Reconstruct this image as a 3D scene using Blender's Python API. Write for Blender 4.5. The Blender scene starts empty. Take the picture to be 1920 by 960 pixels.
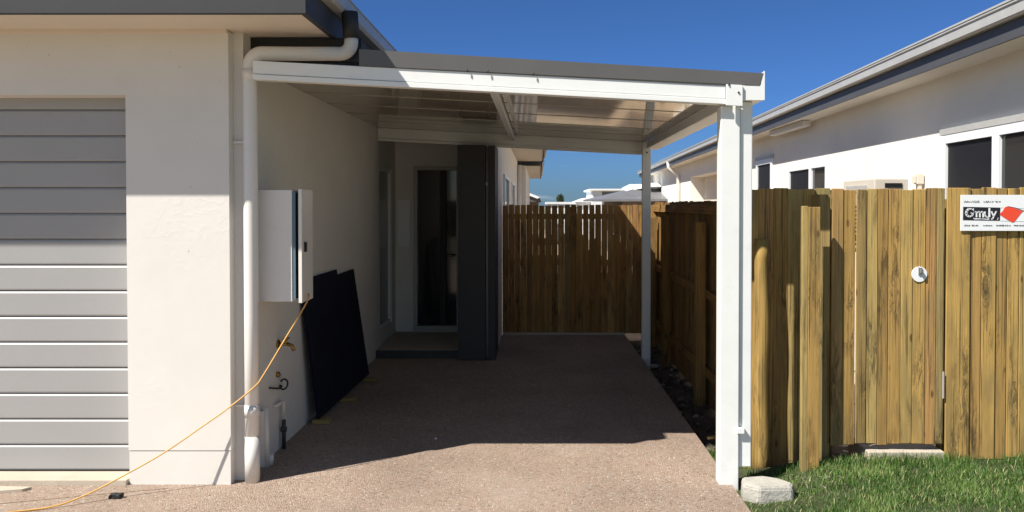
import bpy, bmesh, math, random
from mathutils import Vector, Matrix, noise
random.seed(7)
R = math.radians
scene = bpy.context.scene
C = scene.collection

# ---------------------------------------------------------------- camera
cam_d = bpy.data.cameras.new('camera')
cam = bpy.data.objects.new('camera', cam_d); C.objects.link(cam)
cam.location = (0, 0, 1.68)
cam.rotation_euler = (R(90 - 1.0), 0, 0)
cam_d.lens = 28.1; cam_d.sensor_width = 36
cam_d.shift_x = -0.026; cam_d.shift_y = -0.0358
cam_d.clip_start = 0.05; cam_d.clip_end = 3000
scene.camera = cam

# ---------------------------------------------------------------- sky and sun
SD = Vector((1.49, 1.0, -2.1)).normalized()          # the way sunlight travels
EL = math.asin(-SD.z); AZ = math.atan2(-SD.x, -SD.y)
world = bpy.data.worlds.new('World'); scene.world = world; world.use_nodes = True
nt = world.node_tree; nt.nodes.clear()
wo = nt.nodes.new('ShaderNodeOutputWorld'); bg = nt.nodes.new('ShaderNodeBackground')
sky = nt.nodes.new('ShaderNodeTexSky'); sky.sky_type = 'NISHITA'; sky.sun_disc = False
sky.sun_elevation = EL; sky.sun_rotation = AZ % (2 * math.pi)
sky.air_density = 1.0; sky.dust_density = 0.0; sky.ozone_density = 3.5; sky.altitude = 400
bg.inputs['Strength'].default_value = 0.062
tc = nt.nodes.new('ShaderNodeTexCoord')
mp = nt.nodes.new('ShaderNodeMapping'); mp.inputs['Scale'].default_value = (5, 5, 26)
cn = nt.nodes.new('ShaderNodeTexNoise'); cn.inputs['Scale'].default_value = 2.2; cn.inputs['Detail'].default_value = 6
cr = nt.nodes.new('ShaderNodeValToRGB'); cr.color_ramp.elements[0].position = 0.56; cr.color_ramp.elements[1].position = 0.8
cr.color_ramp.elements[1].color = (0.45, 0.45, 0.45, 1)
sx = nt.nodes.new('ShaderNodeSeparateXYZ')
band = nt.nodes.new('ShaderNodeMapRange'); band.inputs[1].default_value = 0.02; band.inputs[2].default_value = 0.13
band.inputs[3].default_value = 1; band.inputs[4].default_value = 0
mul = nt.nodes.new('ShaderNodeMath'); mul.operation = 'MULTIPLY'
mix = nt.nodes.new('ShaderNodeMix'); mix.data_type = 'RGBA'; mix.inputs[7].default_value = (9, 9.3, 9.8, 1)
L = nt.links
L.new(tc.outputs['Generated'], mp.inputs[0]); L.new(mp.outputs[0], cn.inputs['Vector']); L.new(cn.outputs[0], cr.inputs[0])
L.new(tc.outputs['Generated'], sx.inputs[0]); L.new(sx.outputs[2], band.inputs[0])
L.new(cr.outputs[0], mul.inputs[0]); L.new(band.outputs[0], mul.inputs[1]); L.new(mul.outputs[0], mix.inputs[0])
hs = nt.nodes.new('ShaderNodeHueSaturation'); hs.inputs['Saturation'].default_value = 1.3; hs.inputs['Hue'].default_value = 0.51
L.new(sky.outputs[0], hs.inputs['Color'])
tr_ = nt.nodes.new('ShaderNodeValToRGB'); e_ = tr_.color_ramp.elements
e_[0].position = 0.0; e_[0].color = (0.19, 0.34, 0.70, 1); e_[1].position = 0.32; e_[1].color = (0.9, 0.84, 0.86, 1)
e2_ = e_.new(0.12); e2_.color = (0.42, 0.62, 0.95, 1)
L.new(sx.outputs[2], tr_.inputs[0])
tm = nt.nodes.new('ShaderNodeVectorMath'); tm.operation = 'MULTIPLY'
L.new(hs.outputs[0], tm.inputs[0]); L.new(tr_.outputs[0], tm.inputs[1])
side = nt.nodes.new('ShaderNodeMapRange'); side.inputs[1].default_value = -0.1; side.inputs[2].default_value = 0.5   # only the sky away from the sun is deep blue
L.new(sx.outputs[1], side.inputs[0])
sm_ = nt.nodes.new('ShaderNodeMix'); sm_.data_type = 'RGBA'
L.new(side.outputs[0], sm_.inputs[0]); L.new(sky.outputs[0], sm_.inputs[6]); L.new(tm.outputs[0], sm_.inputs[7]); L.new(sm_.outputs[2], mix.inputs[6])
L.new(mix.outputs[2], bg.inputs[0]); L.new(bg.outputs[0], wo.inputs[0])

sd = bpy.data.lights.new('sun', 'SUN'); sd.energy = 5.0; sd.angle = R(0.5); sd.color = (1, 0.95, 0.87)
so = bpy.data.objects.new('sun', sd); C.objects.link(so); so.location = (-8, -6, 12)
so.rotation_euler = SD.to_track_quat('-Z', 'Y').to_euler()
vs = scene.view_settings
vs.view_transform = 'Standard'; vs.look = 'None'; vs.exposure = 0.64; vs.gamma = 1; vs.use_curve_mapping = False

# ---------------------------------------------------------------- materials
def mat(name, col, rough=0.6, spec=0.5, metal=0.0, vary=0.0, vscale=3.0, bump=0.0, bscale=40.0, dirt=0.0, dcol=(0.2, 0.17, 0.12), dscale=1.5, coat=0.0, stretch=(1, 1, 1)):
    m = bpy.data.materials.new(name); m.use_nodes = True
    t = m.node_tree; n = t.nodes; l = t.links; b = n['Principled BSDF']
    b.inputs['Roughness'].default_value = rough; b.inputs['Specular IOR Level'].default_value = spec
    b.inputs['Metallic'].default_value = metal; b.inputs['Coat Weight'].default_value = coat
    b.inputs['Coat Roughness'].default_value = 0.1
    tcn = n.new('ShaderNodeTexCoord'); mpn = n.new('ShaderNodeMapping'); mpn.inputs['Scale'].default_value = stretch
    l.new(tcn.outputs['Object'], mpn.inputs[0]); v = mpn.outputs[0]
    base = n.new('ShaderNodeRGB'); base.outputs[0].default_value = (*col, 1); out = base.outputs[0]
    if vary > 0:
        q = n.new('ShaderNodeTexNoise'); q.inputs['Scale'].default_value = vscale; q.inputs['Detail'].default_value = 8; q.inputs['Roughness'].default_value = 0.65
        l.new(v, q.inputs['Vector'])
        mr = n.new('ShaderNodeMapRange'); mr.inputs[1].default_value = 0.3; mr.inputs[2].default_value = 0.7
        mr.inputs[3].default_value = 1 - vary; mr.inputs[4].default_value = 1 + vary
        l.new(q.outputs[0], mr.inputs[0])
        mm = n.new('ShaderNodeVectorMath'); mm.operation = 'SCALE'; l.new(out, mm.inputs[0]); l.new(mr.outputs[0], mm.inputs[3]); out = mm.outputs[0]
    if dirt > 0:
        q = n.new('ShaderNodeTexNoise'); q.inputs['Scale'].default_value = dscale; q.inputs['Detail'].default_value = 10; q.inputs['Roughness'].default_value = 0.7
        l.new(v, q.inputs['Vector'])
        mr = n.new('ShaderNodeMapRange'); mr.inputs[1].default_value = 0.55; mr.inputs[2].default_value = 0.75; mr.inputs[3].default_value = 0; mr.inputs[4].default_value = dirt
        l.new(q.outputs[0], mr.inputs[0])
        mx = n.new('ShaderNodeMix'); mx.data_type = 'RGBA'; mx.inputs[7].default_value = (*dcol, 1)
        l.new(mr.outputs[0], mx.inputs[0]); l.new(out, mx.inputs[6]); out = mx.outputs[2]
    l.new(out, b.inputs['Base Color'])
    if bump > 0:
        q = n.new('ShaderNodeTexNoise'); q.inputs['Scale'].default_value = bscale; q.inputs['Detail'].default_value = 5
        l.new(v, q.inputs['Vector'])
        bp = n.new('ShaderNodeBump'); bp.inputs['Strength'].default_value = bump; bp.inputs['Distance'].default_value = 0.01
        l.new(q.outputs[0], bp.inputs['Height']); l.new(bp.outputs[0], b.inputs['Normal'])
    return m

def ramp(n, stops):
    r = n.new('ShaderNodeValToRGB'); e = r.color_ramp.elements
    while len(e) < len(stops): e.new(0.5)
    for k, (p, c) in enumerate(stops):
        e[k].position = p; e[k].color = (*c, 1)
    return r

def render_wall_mat(name, col):
    """hand-trowelled painted render"""
    m = mat(name, col, rough=0.85, spec=0.2, vary=0.035, vscale=1.7)
    t = m.node_tree; n = t.nodes; l = t.links; b = n['Principled BSDF']
    tcn = n.new('ShaderNodeTexCoord')
    w = n.new('ShaderNodeTexWave'); w.wave_type = 'RINGS'; w.inputs['Scale'].default_value = 7; w.inputs['Distortion'].default_value = 14
    w.inputs['Detail'].default_value = 4; w.inputs['Detail Scale'].default_value = 1.2
    l.new(tcn.outputs['Object'], w.inputs['Vector'])
    mk = n.new('ShaderNodeTexNoise'); mk.inputs['Scale'].default_value = 2.1; mk.inputs['Detail'].default_value = 2
    l.new(tcn.outputs['Object'], mk.inputs['Vector'])
    mr = n.new('ShaderNodeMapRange'); mr.inputs[1].default_value = 0.5; mr.inputs[2].default_value = 0.68
    l.new(mk.outputs[0], mr.inputs[0])
    pw = n.new('ShaderNodeMath'); pw.operation = 'POWER'; pw.inputs[1].default_value = 5; l.new(w.outputs[1], pw.inputs[0])
    mu = n.new('ShaderNodeMath'); mu.operation = 'MULTIPLY'; l.new(pw.outputs[0], mu.inputs[0]); l.new(mr.outputs[0], mu.inputs[1])
    q = n.new('ShaderNodeTexNoise'); q.inputs['Scale'].default_value = 9; q.inputs['Detail'].default_value = 9; q.inputs['Roughness'].default_value = 0.6
    l.new(tcn.outputs['Object'], q.inputs['Vector'])
    ad = n.new('ShaderNodeMath'); ad.operation = 'MULTIPLY_ADD'; ad.inputs[1].default_value = 0.35; l.new(mu.outputs[0], ad.inputs[0]); l.new(q.outputs[0], ad.inputs[2])
    bp = n.new('ShaderNodeBump'); bp.inputs['Strength'].default_value = 0.10; bp.inputs['Distance'].default_value = 0.012
    l.new(ad.outputs[0], bp.inputs['Height']); l.new(bp.outputs[0], b.inputs['Normal'])
    # pits and specks of dirt
    vo = n.new('ShaderNodeTexVoronoi'); vo.inputs['Scale'].default_value = 7; l.new(tcn.outputs['Object'], vo.inputs['Vector'])
    ms = n.new('ShaderNodeMapRange'); ms.inputs[1].default_value = 0.035; ms.inputs[2].default_value = 0.06; ms.inputs[3].default_value = 0.5; ms.inputs[4].default_value = 0
    l.new(vo.outputs['Distance'], ms.inputs[0])
    src = b.inputs['Base Color'].links[0].from_socket
    mx = n.new('ShaderNodeMix'); mx.data_type = 'RGBA'; mx.inputs[7].default_value = (0.33, 0.25, 0.2, 1)
    l.new(ms.outputs[0], mx.inputs[0]); l.new(src, mx.inputs[6]); l.new(mx.outputs[2], b.inputs['Base Color'])
    return m

def wood_mat(name, axis='Z', dark=1.0, warm=(1, 1, 1)):
    """weathered treated pine, each board its own tone through the 'board' attribute"""
    m = bpy.data.materials.new(name); m.use_nodes = True
    t = m.node_tree; n = t.nodes; l = t.links; b = n['Principled BSDF']
    b.inputs['Roughness'].default_value = 0.8; b.inputs['Specular IOR Level'].default_value = 0.25
    at = n.new('ShaderNodeAttribute'); at.attribute_name = 'board'
    tcn = n.new('ShaderNodeTexCoord')
    off = n.new('ShaderNodeVectorMath'); off.operation = 'SCALE'; off.inputs[3].default_value = 37
    l.new(at.outputs['Color'], off.inputs[0])
    ad = n.new('ShaderNodeVectorMath'); l.new(tcn.outputs['Object'], ad.inputs[0]); l.new(off.outputs[0], ad.inputs[1])
    def mapped(s):
        p = n.new('ShaderNodeMapping')
        p.inputs['Scale'].default_value = {'Z': (s[0], s[0], s[1]), 'X': (s[1], s[0], s[0]), 'Y': (s[0], s[1], s[0])}[axis]
        l.new(ad.outputs[0], p.inputs[0]); return p.outputs[0]
    D_ = dark * 1.27
    base = ramp(n, [(p_, (c_[0] * D_ * warm[0], c_[1] * D_ * warm[1], c_[2] * D_ * warm[2])) for p_, c_ in [(0.0, (0.29, 0.175, 0.055)), (0.2, (0.39, 0.25, 0.075)), (0.4, (0.27, 0.21, 0.085)), (0.58, (0.35, 0.195, 0.07)), (0.78, (0.215, 0.175, 0.065)), (1.0, (0.48, 0.33, 0.13))]])
    l.new(at.outputs['Fac'], base.inputs[0])
    g = n.new('ShaderNodeTexNoise'); g.inputs['Scale'].default_value = 1; g.inputs['Detail'].default_value = 7; g.inputs['Roughness'].default_value = 0.7
    g.inputs['Distortion'].default_value = 0.35; l.new(mapped((70, 1.6)), g.inputs['Vector'])
    mr = n.new('ShaderNodeMapRange'); mr.inputs[1].default_value = 0.3; mr.inputs[2].default_value = 0.7; mr.inputs[3].default_value = 0.74; mr.inputs[4].default_value = 1.2
    l.new(g.outputs[0], mr.inputs[0])
    sc = n.new('ShaderNodeVectorMath'); sc.operation = 'SCALE'; l.new(base.outputs[0], sc.inputs[0]); l.new(mr.outputs[0], sc.inputs[3])
    # green-grey treatment blotches
    g2 = n.new('ShaderNodeTexNoise'); g2.inputs['Scale'].default_value = 1; g2.inputs['Detail'].default_value = 5; l.new(mapped((11, 2.6)), g2.inputs['Vector'])
    r2 = n.new('ShaderNodeMapRange'); r2.inputs[1].default_value = 0.47; r2.inputs[2].default_value = 0.62; r2.inputs[3].default_value = 0; r2.inputs[4].default_value = 0.5
    l.new(g2.outputs[0], r2.inputs[0])
    x2 = n.new('ShaderNodeMix'); x2.data_type = 'RGBA'; x2.inputs[7].default_value = (0.21 * dark * warm[0], 0.155 * dark * warm[1], 0.065 * dark * warm[2], 1)
    l.new(r2.outputs[0], x2.inputs[0]); l.new(sc.outputs[0], x2.inputs[6])
    # dark mould stains and cracks
    g3 = n.new('ShaderNodeTexNoise'); g3.inputs['Scale'].default_value = 1; g3.inputs['Detail'].default_value = 9; g3.inputs['Roughness'].default_value = 0.75
    g3.inputs['Distortion'].default_value = 0.8; l.new(mapped((34, 6.5)), g3.inputs['Vector'])
    g6 = n.new('ShaderNodeTexNoise'); g6.inputs['Scale'].default_value = 1; g6.inputs['Detail'].default_value = 2; l.new(mapped((10, 1.5)), g6.inputs['Vector'])
    r6 = n.new('ShaderNodeMapRange'); r6.inputs[1].default_value = 0.50; r6.inputs[2].default_value = 0.66; l.new(g6.outputs[0], r6.inputs[0])
    r3 = n.new('ShaderNodeMapRange'); r3.inputs[1].default_value = 0.46; r3.inputs[2].default_value = 0.60; r3.inputs[3].default_value = 0; r3.inputs[4].default_value = 0.82
    l.new(g3.outputs[0], r3.inputs[0])
    x3 = n.new('ShaderNodeMix'); x3.data_type = 'RGBA'; x3.inputs[7].default_value = (0.05, 0.037, 0.02, 1)
    m6 = n.new('ShaderNodeMath'); m6.operation = 'MULTIPLY'; l.new(r3.outputs[0], m6.inputs[0]); l.new(r6.outputs[0], m6.inputs[1])
    l.new(m6.outputs[0], x3.inputs[0]); l.new(x2.outputs[2], x3.inputs[6])
    # fine long checks
    g4 = n.new('ShaderNodeTexNoise'); g4.inputs['Scale'].default_value = 1; g4.inputs['Detail'].default_value = 3; g4.inputs['Distortion'].default_value = 0.3
    l.new(mapped((120, 1.2)), g4.inputs['Vector'])
    r4 = n.new('ShaderNodeMapRange'); r4.inputs[1].default_value = 0.60; r4.inputs[2].default_value = 0.64; r4.inputs[3].default_value = 0; r4.inputs[4].default_value = 0.6
    l.new(g4.outputs[0], r4.inputs[0])
    x4 = n.new('ShaderNodeMix'); x4.data_type = 'RGBA'; x4.inputs[7].default_value = (0.045, 0.03, 0.015, 1)
    l.new(r4.outputs[0], x4.inputs[0]); l.new(x3.outputs[2], x4.inputs[6])
    # knots
    vo = n.new('ShaderNodeTexVoronoi'); vo.inputs['Scale'].default_value = 1; l.new(mapped((8, 3.0)), vo.inputs['Vector'])
    r5 = n.new('ShaderNodeMapRange'); r5.inputs[1].default_value = 0.05; r5.inputs[2].default_value = 0.10; r5.inputs[3].default_value = 0.8; r5.inputs[4].default_value = 0
    l.new(vo.outputs['Distance'], r5.inputs[0])
    x5 = n.new('ShaderNodeMix'); x5.data_type = 'RGBA'; x5.inputs[7].default_value = (0.09, 0.045, 0.018, 1)
    l.new(r5.outputs[0], x5.inputs[0]); l.new(x4.outputs[2], x5.inputs[6])
    l.new(x5.outputs[2], b.inputs['Base Color'])
    hs = n.new('ShaderNodeMath'); hs.operation = 'SUBTRACT'; l.new(g.outputs[0], hs.inputs[0]); l.new(r4.outputs[0], hs.inputs[1])
    hs2 = n.new('ShaderNodeMath'); hs2.operation = 'SUBTRACT'; l.new(hs.outputs[0], hs2.inputs[0]); l.new(m6.outputs[0], hs2.inputs[1])
    bp = n.new('ShaderNodeBump'); bp.inputs['Strength'].default_value = 0.55; bp.inputs['Distance'].default_value = 0.006
    l.new(hs2.outputs[0], bp.inputs['Height']); l.new(bp.outputs[0], b.inputs['Normal'])
    return m

def aggregate_mat():
    m = bpy.data.materials.new('exposed_aggregate'); m.use_nodes = True
    t = m.node_tree; n = t.nodes; l = t.links; b = n['Principled BSDF']
    b.inputs['Roughness'].default_value = 0.75; b.inputs['Specular IOR Level'].default_value = 0.35
    tcn = n.new('ShaderNodeTexCoord')
    wn = n.new('ShaderNodeTexNoise'); wn.inputs['Scale'].default_value = 60; l.new(tcn.outputs['Object'], wn.inputs['Vector'])
    wadd = n.new('ShaderNodeMix'); wadd.data_type = 'RGBA'; wadd.inputs[0].default_value = 0.006
    l.new(tcn.outputs['Object'], wadd.inputs[6]); l.new(wn.outputs['Color'], wadd.inputs[7])
    vo = n.new('ShaderNodeTexVoronoi'); vo.inputs['Scale'].default_value = 84; l.new(wadd.outputs[2], vo.inputs['Vector'])
    ve = n.new('ShaderNodeTexVoronoi'); ve.feature = 'DISTANCE_TO_EDGE'; ve.inputs['Scale'].default_value = 84; l.new(wadd.outputs[2], ve.inputs['Vector'])
    rp = ramp(n, [(0.0, (0.20, 0.155, 0.12)), (0.10, (0.36, 0.265, 0.20)), (0.35, (0.44, 0.325, 0.25)), (0.55, (0.40, 0.27, 0.195)),
                  (0.75, (0.49, 0.385, 0.305)), (0.92, (0.36, 0.29, 0.235)), (1.0, (0.60, 0.52, 0.44))])
    sp = n.new('ShaderNodeSeparateXYZ'); l.new(vo.outputs['Color'], sp.inputs[0]); l.new(sp.outputs[0], rp.inputs[0])
    me = n.new('ShaderNodeMapRange'); me.inputs[1].default_value = 0.0; me.inputs[2].default_value = 0.16; me.inputs[3].default_value = 0.6; me.inputs[4].default_value = 0
    l.new(ve.outputs['Distance'], me.inputs[0])
    mx = n.new('ShaderNodeMix'); mx.data_type = 'RGBA'; mx.inputs[7].default_value = (0.20, 0.15, 0.11, 1)
    l.new(me.outputs[0], mx.inputs[0]); l.new(rp.outputs[0], mx.inputs[6])
    # broad wear: dusty paler areas and darker damp areas
    bn = n.new('ShaderNodeTexNoise'); bn.inputs['Scale'].default_value = 0.9; bn.inputs['Detail'].default_value = 8; bn.inputs['Roughness'].default_value = 0.62
    l.new(tcn.outputs['Object'], bn.inputs['Vector'])
    br = n.new('ShaderNodeMapRange'); br.inputs[1].default_value = 0.3; br.inputs[2].default_value = 0.7; br.inputs[3].default_value = 0.82; br.inputs[4].default_value = 1.2
    l.new(bn.outputs[0], br.inputs[0])
    sc = n.new('ShaderNodeVectorMath'); sc.operation = 'SCALE'; l.new(mx.outputs[2], sc.inputs[0]); l.new(br.outputs[0], sc.inputs[3])
    dn = n.new('ShaderNodeTexNoise'); dn.inputs['Scale'].default_value = 2.3; dn.inputs['Detail'].default_value = 6; l.new(tcn.outputs['Object'], dn.inputs['Vector'])
    dr = n.new('ShaderNodeMapRange'); dr.inputs[1].default_value = 0.55; dr.inputs[2].default_value = 0.75; dr.inputs[3].default_value = 0; dr.inputs[4].default_value = 0.45
    l.new(dn.outputs[0], dr.inputs[0])
    m2 = n.new('ShaderNodeMix'); m2.data_type = 'RGBA'; m2.inputs[7].default_value = (0.44, 0.36, 0.29, 1)
    l.new(dr.outputs[0], m2.inputs[0]); l.new(sc.outputs[0], m2.inputs[6])
    l.new(m2.outputs[2], b.inputs['Base Color'])
    hm = n.new('ShaderNodeMapRange'); hm.inputs[1].default_value = 0; hm.inputs[2].default_value = 0.3; l.new(ve.outputs['Distance'], hm.inputs[0])
    bp = n.new('ShaderNodeBump'); bp.inputs['Strength'].default_value = 0.8; bp.inputs['Distance'].default_value = 0.005
    l.new(hm.outputs[0], bp.inputs['Height']); l.new(bp.outputs[0], b.inputs['Normal'])
    return m

def board_tint_mat(name, stops, rough=0.6):
    m = bpy.data.materials.new(name); m.use_nodes = True
    n = m.node_tree.nodes; l = m.node_tree.links; b = n['Principled BSDF']
    at = n.new('ShaderNodeAttribute'); at.attribute_name = 'board'
    r = ramp(n, stops); l.new(at.outputs['Fac'], r.inputs[0]); l.new(r.outputs[0], b.inputs['Base Color'])
    b.inputs['Roughness'].default_value = rough; b.inputs['Specular IOR Level'].default_value = 0.3
    return m

M = {
 'yard': mat('sandy_yard', (0.34, 0.25, 0.16), rough=1, vary=0.3, vscale=1.5, bump=0.5, bscale=20),
 'nfascia': mat('slate_fascia', (0.075, 0.075, 0.08), rough=0.5, vary=0.06),
 'joint': mat('saw_cut', (0.16, 0.12, 0.09), rough=0.9),
 'render': render_wall_mat('painted_render', (0.74, 0.712, 0.66)),
 'render2': render_wall_mat('neighbour_render', (0.84, 0.80, 0.73)),
 'soffit': mat('soffit_paint', (0.74, 0.66, 0.55), rough=0.6, vary=0.03),
 'fascia': mat('charcoal_fascia', (0.032, 0.031, 0.034), rough=0.6, vary=0.08, vscale=5),
 'zinc': mat('pale_gutter', (0.43, 0.425, 0.40), rough=0.35, vary=0.08, vscale=6),
 'door': mat('garage_door_paint', (0.36, 0.355, 0.35), rough=0.42, vary=0.03, vscale=2, bump=0.05, bscale=180),
 'white': mat('white_powdercoat', (0.80, 0.81, 0.79), rough=0.35, vary=0.03, vscale=4, dirt=0.12, dscale=5),
 'pvc': mat('white_pvc', (0.76, 0.73, 0.68), rough=0.35, vary=0.03, dirt=0.15, dscale=6),
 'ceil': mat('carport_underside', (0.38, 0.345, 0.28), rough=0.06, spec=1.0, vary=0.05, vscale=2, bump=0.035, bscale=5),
 'roofside': mat('carport_sheet_front', (0.115, 0.11, 0.105), rough=0.4, vary=0.05),
 'concrete': mat('pale_concrete', (0.50, 0.435, 0.345), rough=0.9, vary=0.12, vscale=6, bump=0.3, bscale=60, dirt=0.4, dcol=(0.3, 0.24, 0.17), dscale=3),
 'stone': mat('rough_concrete_block', (0.42, 0.40, 0.35), rough=0.95, vary=0.18, vscale=9, bump=0.7, bscale=45, dirt=0.3, dscale=8),
 'soil': mat('bare_soil', (0.10, 0.075, 0.05), rough=1, vary=0.45, vscale=9, bump=1.0, bscale=35, dirt=0.5, dcol=(0.045, 0.035, 0.025), dscale=5),
 'lawnsoil': mat('lawn_soil', (0.055, 0.065, 0.025), rough=1, vary=0.4, vscale=12, bump=0.8, bscale=50),
 'farground': mat('far_ground', (0.13, 0.13, 0.07), rough=1, vary=0.3, vscale=0.3),
 'agg': aggregate_mat(),
 'wood': wood_mat('treated_pine_paling'),
 'woodx': wood_mat('treated_pine_rail', 'X'),
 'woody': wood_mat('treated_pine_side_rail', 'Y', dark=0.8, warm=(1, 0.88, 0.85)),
 'woodrear': wood_mat('rear_pine_paling', 'Z', dark=0.9, warm=(1, 0.86, 0.82)), 'woodside': wood_mat('side_pine_paling', 'Z', dark=0.7, warm=(1, 0.88, 0.85)), 'woodlog': wood_mat('shaded_pine_log', 'Z', dark=0.72),  # log pine is browner, and darkened further for its half shade
 'navy': mat('navy_sheet', (0.006, 0.009, 0.022), rough=0.6, spec=0.25, vary=0.2, vscale=4),
 'steel': mat('dark_steel', (0.05, 0.05, 0.055), rough=0.4, metal=0.3),
 'greywall': mat('charcoal_wall_paint', (0.045, 0.045, 0.047), rough=0.7, vary=0.06, bump=0.15, bscale=60),
 'black': mat('black_plastic', (0.012, 0.012, 0.013), rough=0.5),
 'brass': mat('brass_fitting', (0.42, 0.25, 0.07), rough=0.35, metal=0.9, vary=0.2, vscale=30),
 'orange': mat('orange_cord_sheath', (0.68, 0.37, 0.09), rough=0.45, vary=0.1, vscale=20),
 'metal': mat('galvanised_steel', (0.35, 0.35, 0.35), rough=0.4, metal=0.8),
 'screen': mat('insect_screen', (0.012, 0.012, 0.014), rough=0.55, spec=0.3),
 'glass': mat('dark_window_glass', (0.02, 0.022, 0.024), rough=0.06, spec=0.6),
 'wframe': mat('white_window_frame', (0.82, 0.83, 0.84), rough=0.35),
 'blue': mat('blue_grey_gasket', (0.10, 0.17, 0.22), rough=0.5),
 'acbeige': mat('air_conditioner_casing', (0.62, 0.56, 0.47), rough=0.5, vary=0.05),
 'sign': mat('sign_white', (0.82, 0.83, 0.84), rough=0.3),
 'signblack': mat('sign_black', (0.012, 0.012, 0.018), rough=0.4),
 'signred': mat('sign_red', (0.80, 0.07, 0.03), rough=0.4),
 'signgrey': mat('sign_grey', (0.40, 0.42, 0.45), rough=0.4),
 'whiteroof': mat('white_roof_sheet', (0.80, 0.81, 0.81), rough=0.45, vary=0.04),
 'greyroof': mat('grey_roof_sheet', (0.17, 0.17, 0.175), rough=0.5, vary=0.08),
 'brownwall': mat('brown_wall', (0.16, 0.12, 0.09), rough=0.8, vary=0.1),
 'roofbrown': mat('dark_roof_sheet', (0.10, 0.085, 0.075), rough=0.5, vary=0.1),
 'bark': mat('tree_bark', (0.10, 0.075, 0.05), rough=0.95, vary=0.3, bump=0.8, bscale=20),
 'leaf': board_tint_mat('tree_leaf', [(0, (0.03, 0.05, 0.012)), (0.5, (0.06, 0.085, 0.02)), (1, (0.12, 0.12, 0.04))]),
 'blade': board_tint_mat('grass_blade', [(0, (0.04, 0.09, 0.016)), (0.4, (0.085, 0.16, 0.032)), (0.75, (0.15, 0.24, 0.06)), (0.93, (0.24, 0.29, 0.10)), (1, (0.55, 0.48, 0.28))], 0.5),
 'pebble': board_tint_mat('loose_stone', [(0, (0.06, 0.05, 0.04)), (0.5, (0.18, 0.15, 0.12)), (1, (0.42, 0.38, 0.32))], 0.9),
}

# ---------------------------------------------------------------- builders
class MB:
    """collects shapes in world coordinates, each with an id value for its tone"""
    def __init__(s):
        s.bm = bmesh.new(); s.col = s.bm.loops.layers.color.new('board')
    def _paint(s, faces, t):
        if t is None: t = random.random()
        for f in faces:
            for lp in f.loops: lp[s.col] = (t, t, t, 1)
    def hexa(s, p, t=0.5, bevel=0.0):
        v = [s.bm.verts.new(q) for q in p]
        fs = [s.bm.faces.new([v[i] for i in q]) for q in ((0, 3, 2, 1), (4, 5, 6, 7), (0, 1, 5, 4), (1, 2, 6, 5), (2, 3, 7, 6), (3, 0, 4, 7))]
        s._paint(fs, t)
        if bevel > 0:
            es = list({e for f in fs for e in f.edges})
            r = bmesh.ops.bevel(s.bm, geom=es, offset=bevel, segments=2, affect='EDGES', profile=0.5)
            s._paint(r['faces'], t)
        return s
    def box(s, x0, x1, y0, y1, z0, z1, t=0.5, bevel=0.0):
        return s.hexa([(x0, y0, z0), (x1, y0, z0), (x1, y1, z0), (x0, y1, z0), (x0, y0, z1), (x1, y0, z1), (x1, y1, z1), (x0, y1, z1)], t, bevel)
    def prism(s, pts, d, t=0.5):
        """polygon of 3-D points pushed along vector d"""
        a = [s.bm.verts.new(q) for q in pts]; b = [s.bm.verts.new(Vector(q) + Vector(d)) for q in pts]
        k = len(pts); fs = [s.bm.faces.new(a[::-1]), s.bm.faces.new(b)]
        for i in range(k): fs.append(s.bm.faces.new([a[i], a[(i + 1) % k], b[(i + 1) % k], b[i]]))
        s._paint(fs, t); return s
    def face(s, pts, t=0.5):
        f = s.bm.faces.new([s.bm.verts.new(q) for q in pts]); s._paint([f], t); return s
    def tube(s, pts, r, seg=14, t=0.5, cap=True, smooth=True, radii=None):
        pts = [Vector(p) for p in pts]; rings = []; up = None
        for i, p in enumerate(pts):
            d = (pts[min(i + 1, len(pts) - 1)] - pts[max(i - 1, 0)]).normalized()
            if up is None: up = Vector((0, 0, 1)) if abs(d.z) < 0.9 else Vector((0, 1, 0))
            sd_ = d.cross(up).normalized(); up = sd_.cross(d).normalized()
            rr = radii[i] if radii else r
            rings.append([s.bm.verts.new(p + (sd_ * math.cos(a) + up * math.sin(a)) * rr) for a in [2 * math.pi * k / seg for k in range(seg)]])
        fs = []
        for a, b in zip(rings, rings[1:]):
            for k in range(seg):
                f = s.bm.faces.new([a[k], a[(k + 1) % seg], b[(k + 1) % seg], b[k]]); f.smooth = smooth; fs.append(f)
        if cap: fs += [s.bm.faces.new(rings[0][::-1]), s.bm.faces.new(rings[-1])]
        s._paint(fs, t); return s
    def build(s, name, m, parent=None, loc=None):
        me = bpy.data.meshes.new(name)
        bmesh.ops.recalc_face_normals(s.bm, faces=s.bm.faces[:])
        if parent is not None: off = WORLD[parent.name]
        elif loc is not None: off = Vector(loc)
        else:
            vs_ = [v.co for v in s.bm.verts]
            off = Vector(((min(v.x for v in vs_) + max(v.x for v in vs_)) / 2, (min(v.y for v in vs_) + max(v.y for v in vs_)) / 2, min(v.z for v in vs_)))
        for v in s.bm.verts: v.co -= off
        s.bm.to_mesh(me); s.bm.free(); me.materials.append(m)
        o = bpy.data.objects.new(name, me); C.objects.link(o); WORLD[o.name] = off.copy()
        if parent is not None: o.parent = parent
        else: o.location = off
        return o
WORLD = {}
def thing(name, label, cat, loc, group=None):
    o = bpy.data.objects.new(name, None); C.objects.link(o); o.location = loc; o.empty_display_size = 0.2
    WORLD[o.name] = Vector(loc); o['label'] = label; o['category'] = cat
    if group: o['group'] = group
    return o
def tag(o, label, cat, group=None):
    o['label'] = label; o['category'] = cat
    if group: o['group'] = group
    return o
def struct(o): o['kind'] = 'structure'; return o
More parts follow.
